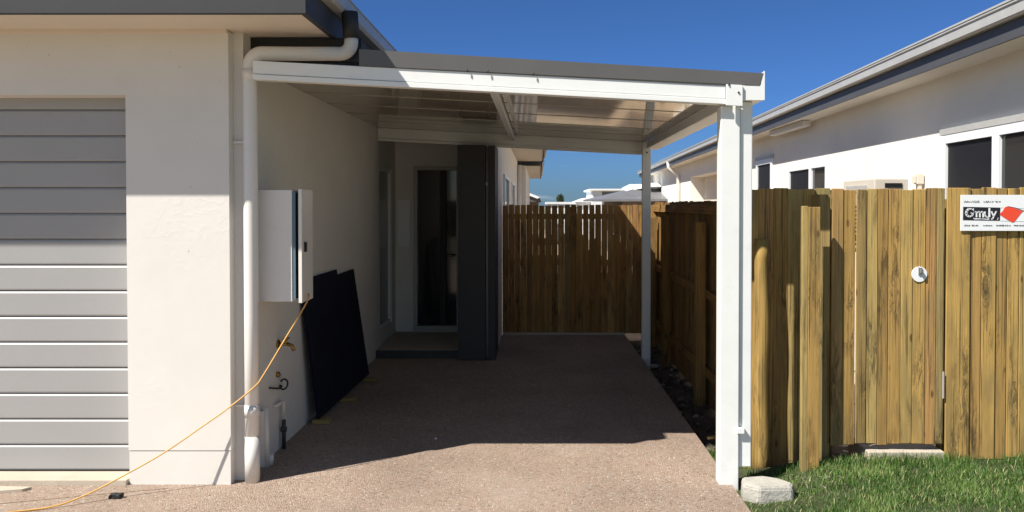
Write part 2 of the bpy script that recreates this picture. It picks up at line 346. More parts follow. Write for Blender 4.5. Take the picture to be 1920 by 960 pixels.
def arc(c, r, a0, a1, u, v, n=7):
    c, u, v = Vector(c), Vector(u), Vector(v)
    return [c + u * r * math.cos(R(a0 + (a1 - a0) * k / n)) + v * r * math.sin(R(a0 + (a1 - a0) * k / n)) for k in range(n + 1)]

# ================================================================ GROUND
b = MB(); b.box(-900, 900, -900, 900, -1.0, -0.16); struct(b.build('ground', M['farground']))
# driveway slab: one aggregate sheet, its right edge the carport edge
b = MB()
b.prism([(-9, -4, -0.15), (1.24, -4, -0.15), (1.165, 4.4, -0.15), (1.12, 10.33, -0.15), (-1.79, 10.33, -0.15), (-1.79, 4.96, -0.15), (-9, 4.96, -0.15)], (0, 0, 0.15))
struct(b.build('driveway', M['agg']))
b = MB(); b.box(-5.0, -2.47, 4.765, 5.0, -0.1, 0.034, bevel=0.006); struct(b.build('garage_threshold', M['concrete']))
b = MB(); b.hexa([(-3.6, 4.30, 0.0), (-2.2, 4.715, 0.0), (-2.2, 4.719, 0.0), (-3.6, 4.304, 0.0), (-3.6, 4.30, 0.002), (-2.2, 4.715, 0.002), (-2.2, 4.719, 0.002), (-3.6, 4.304, 0.002)]); struct(b.build('driveway_crack', M['joint']))
# soil beside the slab: bumpy sheet
def sheet(name, m, x0, x1, y0, y1, nx, ny, hf):
    bm_ = MB(); g = [[bm_.bm.verts.new((x0 + (x1 - x0) * i / nx, y0 + (y1 - y0) * j / ny, hf(x0 + (x1 - x0) * i / nx, y0 + (y1 - y0) * j / ny))) for i in range(nx + 1)] for j in range(ny + 1)]
    for j in range(ny):
        for i in range(nx):
            f = bm_.bm.faces.new([g[j][i], g[j][i + 1], g[j + 1][i + 1], g[j + 1][i]]); f.smooth = True
    return struct(bm_.build(name, m))
def soil_h(x, y):
    f = min(1, max(0, (x - 1.12) / 0.12))
    return -0.13 + 0.045 * noise.noise(Vector((x * 5, y * 5, 3))) + 0.02 * noise.noise(Vector((x * 16, y * 16, 3))) + 0.05 * (1 - min(1, max(0, (y - 5.2) / 1.2)))
sheet('soil', M['soil'], 1.11, 3.2, 4.9, 10.4, 60, 150, soil_h)
def sm(a, b_, x):
    t = min(1, max(0, (x - a) / (b_ - a))); return t * t * (3 - 2 * t)
def lawn_h(x, y):
    return -0.035 + 0.085 * sm(1.3, 1.95, x) + 0.012 * noise.noise(Vector((x * 4, y * 4, 0)))
sheet('lawn_bed', M['lawnsoil'], 1.16, 6, 2.0, 5.16, 80, 64, lawn_h)
struct(MB().box(-6, 12, 10.6, 60, -0.159, -0.12).build('back_yard', M['yard']))
struct(MB().box(1.62, 3.40, 5.35, 10.58, -0.159, -0.11).build('bounce_strip', M['concrete']))  # unseen pale ground strip added to bounce light onto the neighbour wall

# ================================================================ MAIN HOUSE
PX, PY = -1.85, 4.78
house = thing('house', 'white rendered house with grey sectional garage door and charcoal eaves', 'house', (-3.5, 8.0, 0))
W = M['render']
w = MB()
w.box(-2.465, PX, PY, 5.10, 0.207, 2.72)                      # pillar beside the garage door, above the joint
w.box(-2.462, PX - 0.003, PY + 0.003, 5.10, -0.05, 0.203)
w.box(-2.45, PX - 0.015, PY + 0.012, 5.09, 0.20, 0.21)
w.box(-5.10, -2.465, PY, 5.10, 2.34, 2.72)
w.box(-9.0, -5.10, PY, 5.10, -0.05, 2.72)
w.box(-2.05, -1.79, 4.86, 8.90, -0.05, 2.74)                  # side wall under the carport
w.box(-2.05, -1.81, 8.90, 10.10, -0.05, 0.25); w.box(-2.05, -1.81, 8.90, 10.10, 2.12, 2.74)
w.box(-2.05, -1.81, 8.90, 9.10, 0.25, 2.12); w.box(-2.05, -1.81, 9.82, 10.10, 0.25, 2.12)
w.box(-2.05, -1.575, 10.10, 10.30, -0.05, 2.74); w.box(-1.575, -0.99, 10.10, 10.30, 2.17, 2.74); w.box(-0.99, -0.57, 10.10, 10.30, -0.05, 2.74)
w.box(-0.75, -0.48, 9.3, 13.0, -0.05, 2.74)
w.build('wall', W, house)
w = MB(); w.box(-0.9, -0.49, 13.003, 18.5, -0.15, 2.70); w.box(-0.9, -0.30, 18.503, 27.0, -0.15, 2.60)
w.build('rear_wall', W, house)
w = MB(); w.box(-0.875, -0.575, 8.63, 10.097, -0.02, 2.332); w.box(-0.545, -0.47, 8.63, 9.28, -0.02, 2.326); w.box(-0.585, -0.53, 8.72, 9.28, 0, 2.322)
w.build('charcoal_column', M['greywall'], house)
w = MB(); w.tube([(-0.56, 8.68, 0.02), (-0.56, 8.68, 2.315)], 0.011, 10); w.box(-0.575, -0.545, 8.665, 8.70, 1.9, 1.93)
w.build('conduit', M['zinc'], house)
struct(MB().box(-1.807, -0.878, 8.75, 10.098, -0.04, 0.08, bevel=0.006).build('porch_slab', M['greywall']))
w = MB(); w.box(-1.80, -0.88, 8.80, 10.09, 0.0, 0.084); w.build('porch_tiles', M['concrete'], house)
# porch ceiling
MB().box(-1.81, -0.50, 8.92, 10.1, 2.62, 2.66).build('porch_ceiling', M['soffit'], house)
# garage door: sectional panels with rolled edges
w = MB(); z = 0.04; ph = 0.1592
dy = 4.925
while z < 2.36:
    z1 = min(z + ph, 2.40)
    pr = [(dy + 0.012, z), (dy + 0.002, z + 0.004), (dy + 0.0, z + 0.012), (dy + 0.0, z1 - 0.016), (dy + 0.005, z1 - 0.008), (dy + 0.012, z1 - 0.002), (dy + 0.03, z1 - 0.002), (dy + 0.03, z)]
    w.prism([(-5.09, q[0], q[1]) for q in pr], (2.62, 0, 0)); z = z1
w.box(-5.09, -2.47, dy + 0.026, dy + 0.06, 0.04, 2.40)
w.build('garage_door', M['door'], house)
MB().box(-5.09, -2.468, dy - 0.004, dy + 0.02, 0.034, 0.044).build('door_seal', M['black'], house)
# soffit, bead
ZE = 2.725
s = MB(); s.box(-9.6, -1.285, 4.345, 4.98, ZE, ZE + 0.02); s.box(-1.80, -1.285, 4.98, 9.2, ZE + 0.03, ZE + 0.05); s.box(-9.6, PX - 0.0, 4.752, PY, ZE - 0.022, ZE)
s.box(-0.60, 0.085, 8.6, 19.0, ZE, ZE + .02); s.box(-0.40, 0.05, 19.0, 27.5, 2.60, 2.62)
s.build('soffit', M['soffit'], house)
MB().box(-1.83, -1.10, 4.985, 5.01, 2.57, 2.72).build('shade_strip', M['black'], house)  # black strip stands in for the shaded gap between soffit and pipe
# fascia with deep gutter on front and side
f = MB()
f.box(-9.7, -1.25, 4.315, 4.345, ZE - 0.015, 2.97, bevel=0.004); f.box(-1.285, -1.253, 4.348, 9.3, ZE - 0.012, 2.86)
f.box(0.085, 0.115, 8.6, 19.0, ZE - .01, 2.84); f.box(0.05, 0.08, 19.0, 27.5, 2.59, 2.74)
f.box(-0.5, 0.11, 19.0, 19.03, ZE - .01, 2.84)
f.build('fascia', M['fascia'], house)
g = MB()
def gutter_side(g, x, y0, y1, z0, z1, wd=0.055):
    pr = [(x, z0), (x + wd * 0.75, z0), (x + wd, z0 + 0.02), (x + wd, z1 - 0.012), (x + wd + 0.006, z1 - 0.008), (x + wd + 0.006, z1), (x + wd - 0.006, z1), (x + wd - 0.006, z0 + 0.024), (x + wd * 0.75, z0 + 0.008), (x, z0 + 0.008)]
    g.prism([(p[0], y0, p[1]) for p in pr], (0, y1 - y0, 0))
gutter_side(g, -1.252, 4.32, 9.3, 2.862, 2.965, 0.07)
gutter_side(g, 0.116, 8.6, 19.0, 2.80, 2.90); gutter_side(g, 0.081, 19.0, 27.5, 2.68, 2.76)
g.build('gutter', M['zinc'], house)
# roof
r = MB()
def hip(r, x0, x1, y0, y1, z, h, t=0.5):
    rx = (x1 - x0) / 2; ry = (y1 - y0) / 2
    if rx < ry: a, c_ = ((x0 + rx), y0 + rx, z + h), ((x0 + rx), y1 - rx, z + h)
    else: a, c_ = (x0 + ry, y0 + ry, z + h), (x1 - ry, y0 + ry, z + h)
    A, B, Cc, D = (x0, y0, z), (x1, y0, z), (x1, y1, z), (x0, y1, z)
    if rx < ry:
        r.face([A, B, a]); r.face([B, Cc, c_, a]); r.face([Cc, D, c_]); r.face([D, A, a, c_])
    else:
        r.face([A, B, c_, a]); r.face([B, Cc, c_]); r.face([Cc, D, a, c_]); r.face([D, A, a])
    r.face([D, Cc, B, A])
hip(r, -9.7, -1.25, 4.33, 12.7, 2.955, 1.7); hip(r, -8, 0.115, 8.62, 27.5, 2.88, 1.5)
r.build('roof', M['greyroof'], house)
# wide white downpipe with offset under the eave
p = MB()
PXX, PYY = -1.742, 4.838
pts = [(PXX, PYY, 0.0), (PXX, PYY, 1.0), (PXX, PYY, 2.50)] + arc((PXX + 0.072, PYY + 0.004, 2.525), 0.072, 180, 90, (1, 0, 0), (0, 0, 1))
pts += [(-1.45, 4.88, 2.602), (-1.27, 4.93, 2.612)] + arc((-1.225, 4.945, 2.684), 0.07, -90, 0, (1, 0.0, 0), (0, 0, 1)) + [(-1.155, 4.95, 2.72)]
p.tube(pts, 0.0425, 24)
dp = p.build('downpipe', M['pvc'], house)
for a_, b_, rr in ((0.40, 0.47, 0.0455), (2.44, 2.50, 0.0455), (0.0, 0.28, 0.0445)):
    p = MB(); p.tube([(PXX, PYY, a_), (PXX, PYY, b_)], rr, 24); p.build('socket', M['pvc'], dp)
p = MB(); p.tube([(-1.155, 4.95, 2.705), (-1.165, 4.95, 2.87)], 0.050, 20); p.build('outlet', M['fascia'], dp)
for zz in (0.46, 2.06):
    p = MB(); p.box(-1.845, -1.775, 4.838, 4.848, zz - 0.006, zz + 0.008); p.build('clip', M['pvc'], dp)
p = MB(); p.tube([(-0.44, 18.2, -0.1), (-0.44, 18.2, 2.6)], 0.05, 12); p.build('rear_downpipe', M['pvc'], house)
# windows and door round the porch
def side_window(parent, x, y0, y1, z0, z1, face=-1, fr=0.045, two=None, pane='glass', depth=0.05):
    """window in a wall of constant x; face is the sign of the outward normal"""
    q = MB(); a, b_ = (x - 0.0, x + face * 0.03); lo, hi = min(a, b_), max(a, b_)
    q.box(lo, hi, y0, y1, z0, z0 + fr); q.box(lo, hi, y0, y1, z1 - fr, z1)
    q.box(lo, hi, y0, y0 + fr, z0 + fr, z1 - fr); q.box(lo, hi, y1 - fr, y1, z0 + fr, z1 - fr)
    if two: q.box(lo, hi, two - fr, two + fr * 0.4, z0 + fr, z1 - fr)
    fo = q.build('window', M['wframe'], parent)
    px = x - face * 0.005
    lo, hi = min(px, px + face * 0.012), max(px, px + face * 0.012)
    if two:
        MB().box(lo, hi, two + fr * 0.4, y1 - fr, z0 + fr, z1 - fr).build('pane', M[pane], fo)
        q = MB(); q.box(lo, hi, y0 + fr, two - fr, z0 + fr, z1 - fr); q.build('pane', M['glass'], fo)
    else: MB().box(lo, hi, y0 + fr, y1 - fr, z0 + fr, z1 - fr).build('pane', M[pane], fo)
    return fo
side_window(house, -1.85, 9.1, 9.82, 0.25, 2.12, 1)
side_window(house, -0.492, 14.2, 15.6, 0.9, 2.1, 1)
side_window(house, -0.482, 10.8, 12.4, 0.9, 2.1, 1)
q = MB(); q.box(-1.575, -1.53, 10.06, 10.2, 0.16, 2.17); q.box(-1.035, -0.99, 10.06, 10.2, 0.16, 2.17); q.box(-1.53, -1.035, 10.06, 10.2, 2.125, 2.17); q.box(-1.575, -0.99, 10.03, 10.2, 0.085, 0.16)
fd = q.build('entry_door', M['zinc'], house)
MB().box(-1.53, -1.035, 10.14, 10.16, 0.16, 2.125).build('pane', M['glass'], fd)
MB().box(-1.25, -1.17, 10.10, 10.14, 0.16, 2.125).build('stile', M['greywall'], fd)
q = MB(); q.tube([(-1.07, 10.07, 1.05), (-1.07, 10.03, 1.05), (-1.14, 10.03, 1.05)], 0.012, 8); q.build('handle', M['metal'], fd)
q = MB(); q.box(-1.78, -1.62, 10.07, 10.098, 1.15, 1.75, bevel=0.004); q.build('letter_panel', M['wframe'], house)

# ================================================================ CARPORT
cp = thing('carport', 'attached flat white steel carport with two slender posts over the driveway', 'carport', (0, 6.8, 0))
SL = 0.053
def zr(x): return 2.385 + (1.2 - x) * SL
YF, YB = 4.752, 8.98
def sl_box(mb, x0, x1, y0, y1, lo, hi, t=0.5, bevel=0.0):
    return mb.hexa([(x0, y0, zr(x0) + lo), (x1, y0, zr(x1) + lo), (x1, y1, zr(x1) + lo), (x0, y1, zr(x0) + lo), (x0, y0, zr(x0) + hi), (x1, y0, zr(x1) + hi), (x1, y1, zr(x1) + hi), (x0, y1, zr(x0) + hi)], t, bevel)
r = MB()
sl_box(r, -1.795, -1.058, 4.985, YB, 0, 0.012)
sl_box(r, -1.058, 1.19, YF, YB, 0, 0.012)
x = -1.08
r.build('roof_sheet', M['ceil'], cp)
r = MB()
for k in range(12):          # raised ribs of the sheet running down the fall
    y = YF + 0.02 + k * 0.42
    if y < 4.98: sl_box(r, -1.05, 1.18, y, y + 0.045, 0.013, 0.04)
    else: sl_box(r, -1.78, 1.18, y, y + 0.045, 0.013, 0.04)
r.build('roof_rib', M['roofside'], cp)
r = MB()
for y in (5.42, 6.1, 6.78, 7.46, 8.14): sl_box(r, -1.79, 1.13, y, y + 0.006, -0.004, 0)
r.build('sheet_seam', M['ceil'], cp)
q = MB()       # grey front barge flashing, tapering to the right
q.prism([(-1.06, 4.736, zr(-1.06) + 0.001), (1.305, 4.736, zr(1.305) + 0.008), (1.328, 4.736, zr(1.328) + 0.083), (-1.06, 4.736, zr(-1.06) + 0.098)], (0, 0.014, 0)); q.build('barge_flashing', M['roofside'], cp)
q = MB(); sl_box(q, -1.06, 1.32, 4.7505, 8.98, 0.075, 0.085); q.build('top_sheet', M['roofside'], cp)
def cbeam(y, y2, x0, x1, hi=0.112):
    q = MB(); sl_box(q, x0, x1, y, y2, -hi + 0.034, -0.001, bevel=0.003); sl_box(q, x0, x1, y - 0.007, y2, -hi, -hi + 0.031, bevel=0.003)
    return q
cbeam(4.745, 4.81, -1.692, 1.108).build('front_beam', M['white'], cp)
cbeam(8.88, 8.94, -1.785, 1.20, 0.145).build('rear_beam', M['white'], cp)
q = MB(); sl_box(q, -0.315, -0.265, 4.84, 8.875, -0.065, -0.006, bevel=0.004); q.build('rafter', M['white'], cp)
q = MB(); sl_box(q, -0.23, -0.205, 4.84, 8.875, -0.02, -0.004); q.build('rafter_flange', M['white'], cp)
q = MB(); sl_box(q, 1.106, 1.203, 4.722, 4.735, -0.120, 0.004, bevel=0.002)
br = q.build('end_bracket', M['white'], cp)
MB().tube([(1.178, 4.723, 2.345), (1.178, 4.716, 2.345)], 0.006, 8).build('bolt', M['black'], br)
for xx, yy in ((-0.30, 4.728), (-0.03, 4.728), (-0.42, 4.728), (1.12, 4.718)):
    q = MB(); q.tube([(xx, yy, zr(xx) - 0.004), (xx, yy, zr(xx) + 0.014)], 0.004, 6); q.build('screw', M['black'], cp)
q = MB(); q.box(1.087, 1.203, 4.78, 4.88, -0.04, zr(1.2) - 0.11, bevel=0.005)
fp = q.build('post', M['white'], cp)
q = MB(); q.box(1.143, 1.235, 8.80, 8.876, -0.15, zr(1.2) + -0.002, bevel=0.004)
rp_ = q.build('post', M['white'], cp)
MB().tube([(1.19, 8.798, 2.26), (1.19, 8.79, 2.26)], 0.01, 8).build('bolt', M['black'], rp_)
# gutter down the right side
q = MB()
pr = [(1.204, 2.304), (1.335, 2.304), (1.335, 2.47), (1.328, 2.47), (1.325, 2.318), (1.204, 2.318)]
q.prism([(p_[0], 4.745, p_[1]) for p_ in pr], (0, 4.25, 0)); q.prism([(1.204, 4.738, 2.303), (1.337, 4.738, 2.303), (1.337, 4.738, 2.474), (1.330, 4.738, 2.474), (1.312, 4.738, 2.388), (1.204, 4.738, 2.388)], (0, 0.005, 0))
q.box(1.191, 1.2035, 4.745, 8.95, 2.305, 2.384)
q.build('gutter', M['white'], cp)
q = MB(); q.box(1.207, 1.283, 4.80, 4.90, 0.10, 2.302, bevel=0.006)
dpp = q.build('downpipe', M['white'], cp)
q = MB(); q.box(1.19, 1.235, 4.77, 4.797, 0.31, 0.345, bevel=0.002)
q.build('bracket', M['white'], dpp)

# ================================================================ FENCES
def palings(mb, x0, x1, y, z0, z1, w_=0.085, gap=0.003, th=0.016, jit=0.006, horizontal='x', zj=0.006, tones=None, wj=0.012):
    x = x0; k = 0
    while x < x1 - 0.03:
        ww = min(w_ + random.uniform(-wj, wj), x1 - x); gp = gap * random.uniform(0.3, 2.2)
        t = tones[k] if tones and k < len(tones) else random.random()
        dz = random.uniform(-zj, zj); yo = random.uniform(-jit, jit); le = random.uniform(-0.0025, 0.0025)
        a, c_ = x + gp / 2, x + ww - gp / 2
        tw = random.uniform(-0.004, 0.004)
        zc = [z0 + random.uniform(-0.008, 0.008)] * 2 + [z1 + dz, z1 + dz + random.uniform(-0.003, 0.003)]
        if horizontal == 'x':
            P = [(a, y + yo - tw, zc[0]), (c_, y + yo + tw, zc[1]), (c_, y + yo + th + tw, zc[1]), (a, y + yo + th - tw, zc[0]),
                 (a + le, y + yo - tw, zc[2]), (c_ + le, y + yo + tw, zc[3]), (c_ + le, y + yo + th + tw, zc[3]), (a + le, y + yo + th - tw, zc[2])]
        else:
            P = [(y + yo - tw, a, zc[0]), (y + yo + tw, c_, zc[1]), (y + yo + th + tw, c_, zc[1]), (y + yo + th - tw, a, zc[0]),
                 (y + yo - tw, a + le, zc[2]), (y + yo + tw, c_ + le, zc[3]), (y + yo + th + tw, c_ + le, zc[3]), (y + yo + th - tw, a + le, zc[2])]
        mb.hexa(P, t, bevel=0.0035 if y < 6 and horizontal == 'x' else 0)
        x += ww; k += 1
YG = 5.09
ff = thing('front_fence', 'weathered timber paling fence on the lawn right of the gate', 'fence', (3.4, YG, 0.07))
q = MB(); palings(q, 2.600, 2.600 + 0.150, YG, 0.06, 1.79, w_=0.16, tones=[0.42]); palings(q, 2.752, 5.5, YG + 0.004, 0.06, 1.79, w_=0.082)
q.build('paling_panel', M['wood'], ff)
for zz in (0.35, 1.5): q = MB(); q.box(2.60, 5.5, YG + 0.03, YG + 0.07, zz, zz + 0.07); q.build('rail', M['woodx'], ff)
for xx in (2.62, 4.5): q = MB(); q.box(xx, xx + 0.1, YG + 0.072, YG + 0.16, -0.1, 1.72, t=None); q.build('post', M['wood'], ff)
gt = thing('gate', 'timber paling gate with a round white latch plate', 'gate', (2.22, YG, 0.15))
q = MB(); palings(q, 1.868, 2.587, YG, 0.152, 1.785, w_=0.08, gap=0.0018, tones=[0.8, 0.3, 0.85, 0.6, 0.12, 0.25, 0.55, 0.42, 0.78], jit=0.005)
q.build('paling_panel', M['wood'], gt)
for zz in (0.145, 1.45): q = MB(); q.box(1.875, 2.582, YG + 0.03, YG + 0.065, zz, zz + 0.04); q.build('rail', M['steel'], gt)
q = MB(); q.tube([(2.423, YG - 0.012, 1.242), (2.423, YG - 0.006, 1.242)], 0.049, 28, smooth=False)
lp_ = q.build('latch_plate', M['sign'], gt)
q = MB(); q.box(2.415, 2.437, YG - 0.02, YG - 0.0125, 1.238, 1.284); q.box(2.419, 2.433, YG - 0.038, YG - 0.02, 1.25, 1.278, bevel=0.003); q.build('keeper', M['metal'], lp_)
q = MB(); q.box(2.575, 2.583, YG - 0.018, YG - 0.010, 0.45, 0.62); q.build('hinge', M['zinc'], gt)
rf = thing('return_fence', 'short shaded timber paling panel between carport downpipe and gate', 'fence', (1.68, 5.20, 0))
q = MB(); palings(q, 1.36, 1.955, 5.28, -0.1, 1.79, w_=0.095, gap=0.0008, jit=0.003, tones=[0.45, 0.8, 0.1, 0.62, 0.45, 0.9]); q.build('paling_panel', M['wood'], rf)
q = MB(); q.box(1.40, 1.9, 5.31, 5.34, 1.45, 1.53); q.build('rail', M['woodx'], rf)
q = MB(); q.box(1.80, 1.865, YG + 0.022, 5.26, -0.05, 1.75, t=0.7); q.build('post', M['wood'], rf)
q = MB()
pts = [(1.456 + 0.006 * math.sin(k), 5.205, -0.1 + 1.56 * k / 12) for k in range(13)]
q.tube(pts, 0.05, 18, t=0.5, radii=[0.049 - 0.0004 * k + random.uniform(-0.002, 0.002) for k in range(12)] + [0.045])
tag(q.build('round_post', M['woodlog']), 'round split log post standing just right of the white carport post', 'post')
q = MB(); q.box(1.636, 1.673, 4.955, 4.99, 0.0, 1.676, t=0.62, bevel=0.003); q.box(1.674, 1.747, 4.953, 4.993, -0.02, 1.670, t=0.27, bevel=0.003)
tag(q.build('squared_post', M['wood']), 'squared sunlit timber gate post standing in the grass edge', 'post')
q = MB(); q.box(2.10, 2.585, 5.06, 5.40, -0.05, 0.112, bevel=0.006)
struct(q.build('gate_threshold', M['concrete']))

# side boundary fence, rails and posts on this side
sf = thing('side_fence', 'long timber boundary fence with rails and posts beside the soil strip', 'fence', (1.52, 7.8, -0.1))
q = MB(); palings(q, 5.30, 10.55, 1.535, -0.12, 1.72, w_=0.098, gap=0.004, th=0.016, horizontal='y', zj=0.006); q.build('paling_panel', M['woodside'], sf)
for zz, hh in ((0.15, 0.075), (0.85, 0.075), (1.60, 0.09)):
    q = MB(); q.box(1.488, 1.524, 5.34, 10.4, zz, zz + hh, t=0.3, bevel=0.003); q.build('rail', M['woody'], sf)
for k, yy in enumerate((5.55, 7.1, 9.05, 10.15)):
    q = MB(); q.box(1.40, 1.487, yy, yy + 0.1, -0.2, 1.56 - 0.03 * (k % 2), t=[0.8, 0.45, 0.2, 0.6][k], bevel=0.004); q.build('post', M['woodside'], sf)

# rear fence: gaps between the palings, rails behind
bf = thing('rear_fence', 'dark shaded paling fence closing the far end of the carport', 'fence', (0.45, 10.42, 0))
q = MB(); x = -0.47; k = 0
while x < 1.47:
    ww = 0.076 + random.uniform(-0.004, 0.004); g_ = (0.006 if 3 < k < 19 else 0.003) * random.uniform(0.6, 1.3)
    zt = 1.685 + random.uniform(-0.008, 0.008); t = random.random(); z0 = 0.012; zb = random.choice((1.1, 1.2, 1.25, 1.3, 0.8))
    # palings narrow towards a dog-eared top
    P = [(x, 10.40, z0), (x + ww + g_ - .001, 10.40, z0), (x + ww + g_ - .001, 10.416, z0), (x, 10.416, z0), (x, 10.40, zb), (x + ww + g_ - .001, 10.40, zb), (x + ww + g_ - .001, 10.416, zb), (x, 10.416, zb)]
    q.hexa(P, t)
    P = [(x, 10.40, zb), (x + ww, 10.40, zb), (x + ww, 10.416, zb), (x, 10.416, zb), (x, 10.40, 1.45), (x + ww, 10.40, 1.45), (x + ww, 10.416, 1.45), (x, 10.416, 1.45)]
    q.hexa(P, t)
    P = [(x, 10.40, 1.45), (x + ww, 10.40, 1.45), (x + ww, 10.416, 1.45), (x, 10.416, 1.45), (x + .004, 10.40, zt), (x + ww - .006, 10.40, zt), (x + ww - .006, 10.416, zt), (x + .004, 10.416, zt)]
    q.hexa(P, t)
    x += ww + g_; k += 1
q.build('paling_panel', M['woodrear'], bf)
for zz in (0.25, 0.9, 1.50): q = MB(); q.box(-0.46, 1.48, 10.417, 10.455, zz, zz + 0.07); q.build('rail', M['woodx'], bf)
q = MB(); q.box(0.4, 0.5, 10.456, 10.55, -0.1, 1.66); q.build('post', M['woodrear'], bf)
q = MB(); q.box(-0.47, 1.12, 10.335, 10.385, -0.1, 0.025, bevel=0.003); tag(q.build('timber_edging', M['concrete']), 'pale edging strip along the foot of the rear fence', 'edging')

# ================================================================ SIGN
sg = thing('fence_sign', 'white sign with black name block and red shape fixed to the fence', 'sign', (2.96, YG - 0.015, 1.52))
KS = 1.0495
SX, SZ, SW, SH = 2.678, 1.518, 0.566, 0.2285
yb = YG - 0.018
q = MB(); q.box(SX, SX + SW, yb, yb + 0.005, SZ, SZ + SH, bevel=0.001); bd = q.build('board', M['sign'], sg)
def flat(pts, name, m, lift=0.0025, parent=sg):
    q = MB(); q.prism([(SX + u * KS, yb - lift, SZ + v * KS) for u, v in pts], (0, lift - 0.0003, 0)); return q.build(name, M[m], parent)
flat([(0.014, 0.066), (0.237, 0.062), (0.239, 0.141), (0.015, 0.146)], 'name_block', 'signblack', 0.0015)
flat([(0.237, 0.105), (0.252, 0.118), (0.270, 0.146), (0.282, 0.147), (0.330, 0.136), (0.375, 0.118), (0.362, 0.105), (0.322, 0.052), (0.308, 0.053), (0.272, 0.074), (0.237, 0.098)], 'red_shape', 'signred', 0.002)
flat([(0.282, 0.1475), (0.330, 0.138), (0.40, 0.112), (0.40, 0.116), (0.330, 0.141), (0.283, 0.150)], 'shape_outline', 'signblack', 0.0025)
flat([(0.24, 0.139), (0.50, 0.132), (0.50, 0.134), (0.24, 0.141)], 'rule_line', 'signgrey', 0.001)
flat([(0.24, 0.060), (0.50, 0.052), (0.50, 0.0545), (0.24, 0.062)], 'rule_line', 'signgrey', 0.001)
def stroke(q, pts, w0, lift=0.004):
    for (a, c_) in zip(pts, pts[1:]):
        wa = a[2] if len(a) > 2 else w0; wb = c_[2] if len(c_) > 2 else w0
        d = Vector((c_[0] - a[0], c_[1] - a[1])); n_ = Vector((-d.y, d.x)).normalized(); e = d.normalized() * min(wa, wb) * 0.25
        p4 = [(a[0] + n_.x * wa / 2 - e.x, a[1] + n_.y * wa / 2 - e.y), (a[0] - n_.x * wa / 2 - e.x, a[1] - n_.y * wa / 2 - e.y), (c_[0] - n_.x * wb / 2 + e.x, c_[1] - n_.y * wb / 2 + e.y), (c_[0] + n_.x * wb / 2 + e.x, c_[1] + n_.y * wb / 2 + e.y)]
        q.prism([(SX + u * KS, yb - lift, SZ + v * KS) for u, v in p4], (0, 0.002, 0))
T = 0.0055
q = MB()   # G
stroke(q, [(0.075, 0.127, .003), (0.062, 0.134, .006), (0.046, 0.133, .010), (0.036, 0.121, .013), (0.032, 0.107, .014), (0.037, 0.094, .013), (0.050, 0.087, .009), (0.064, 0.090, .008), (0.071, 0.097, .010), (0.071, 0.108, .010)], T)
stroke(q, [(0.060, 0.109, .004), (0.079, 0.109, .004)], T); stroke(q, [(0.075, 0.135, .005), (0.076, 0.122, .004)], T)
# m
stroke(q, [(0.085, 0.116, .004), (0.094, 0.116, .006), (0.095, 0.084, .009)], T); stroke(q, [(0.096, 0.110, .005), (0.108, 0.117, .007), (0.114, 0.112, .008), (0.115, 0.084, .009)], T)
stroke(q, [(0.117, 0.110, .005), (0.128, 0.117, .007), (0.134, 0.112, .008), (0.135, 0.084, .009)], T)
# d (open bowl running into the underline)
stroke(q, [(0.145, 0.116, .007), (0.145, 0.100, .009), (0.150, 0.087, .009), (0.160, 0.084, .008), (0.168, 0.074, .006), (0.172, 0.070, .004)], T)
stroke(q, [(0.172, 0.136, .010), (0.172, 0.086, .011)], T)
stroke(q, [(0.078, 0.078, .003), (0.082, 0.073, .007), (0.125, 0.073, .004), (0.170, 0.070, .005)], T)
# y
stroke(q, [(0.184, 0.117, .008), (0.198, 0.090, .009)], T); stroke(q, [(0.213, 0.117, .006), (0.200, 0.090, .007), (0.192, 0.074, .008), (0.186, 0.072, .007)], T)
stroke(q, [(0.180, 0.118, .003), (0.190, 0.118, .003)], T); stroke(q, [(0.207, 0.118, .003), (0.217, 0.118, .003)], T)
stroke(q, [(0.221, 0.067, .0015), (0.226, 0.080, .0015)], T)
q.build('lettering', M['sign'], sg)
q = MB(); rs = random.Random(3)
def scrawl(u0, u1, v, h, dens=1.0):
    u = u0
    while u < u1:
        k = rs.choice('vn_l.')
        if k == 'v': stroke(q, [(u, v + h * .7), (u + h * .35, v + h * .1), (u + h * .7, v + h * .6)], 0.0022, 0.002)
        elif k == 'n': stroke(q, [(u, v), (u + h * .3, v + h * .75), (u + h * .7, v + h * .05)], 0.0022, 0.002)
        elif k == 'l': stroke(q, [(u + h * .2, v + h), (u + h * .15, v), (u + h * .5, v + .001)], 0.002, 0.002)
        elif k == '.': stroke(q, [(u, v + h * .4), (u + h * .4, v + h * .2)], 0.0035, 0.002)
        else: stroke(q, [(u, v + h * .3), (u + h * .8, v + h * .25)], 0.002, 0.002)
        u += h * rs.uniform(0.8, 1.1)
for a_, b_ in ((0.022, 0.075), (0.083, 0.118), (0.138, 0.190), (0.208, 0.240)): q = MB(); scrawl(a_, b_, 0.172, 0.013); q.build('small_print', M['signblack'], sg)
for a_, b_ in ((0.020, 0.052), (0.066, 0.105), (0.138, 0.190), (0.216, 0.30), (0.322, 0.40), (0.42, 0.49)): q = MB(); scrawl(a_, b_, 0.030, 0.008); q.build('small_print', M['signblack'], sg)

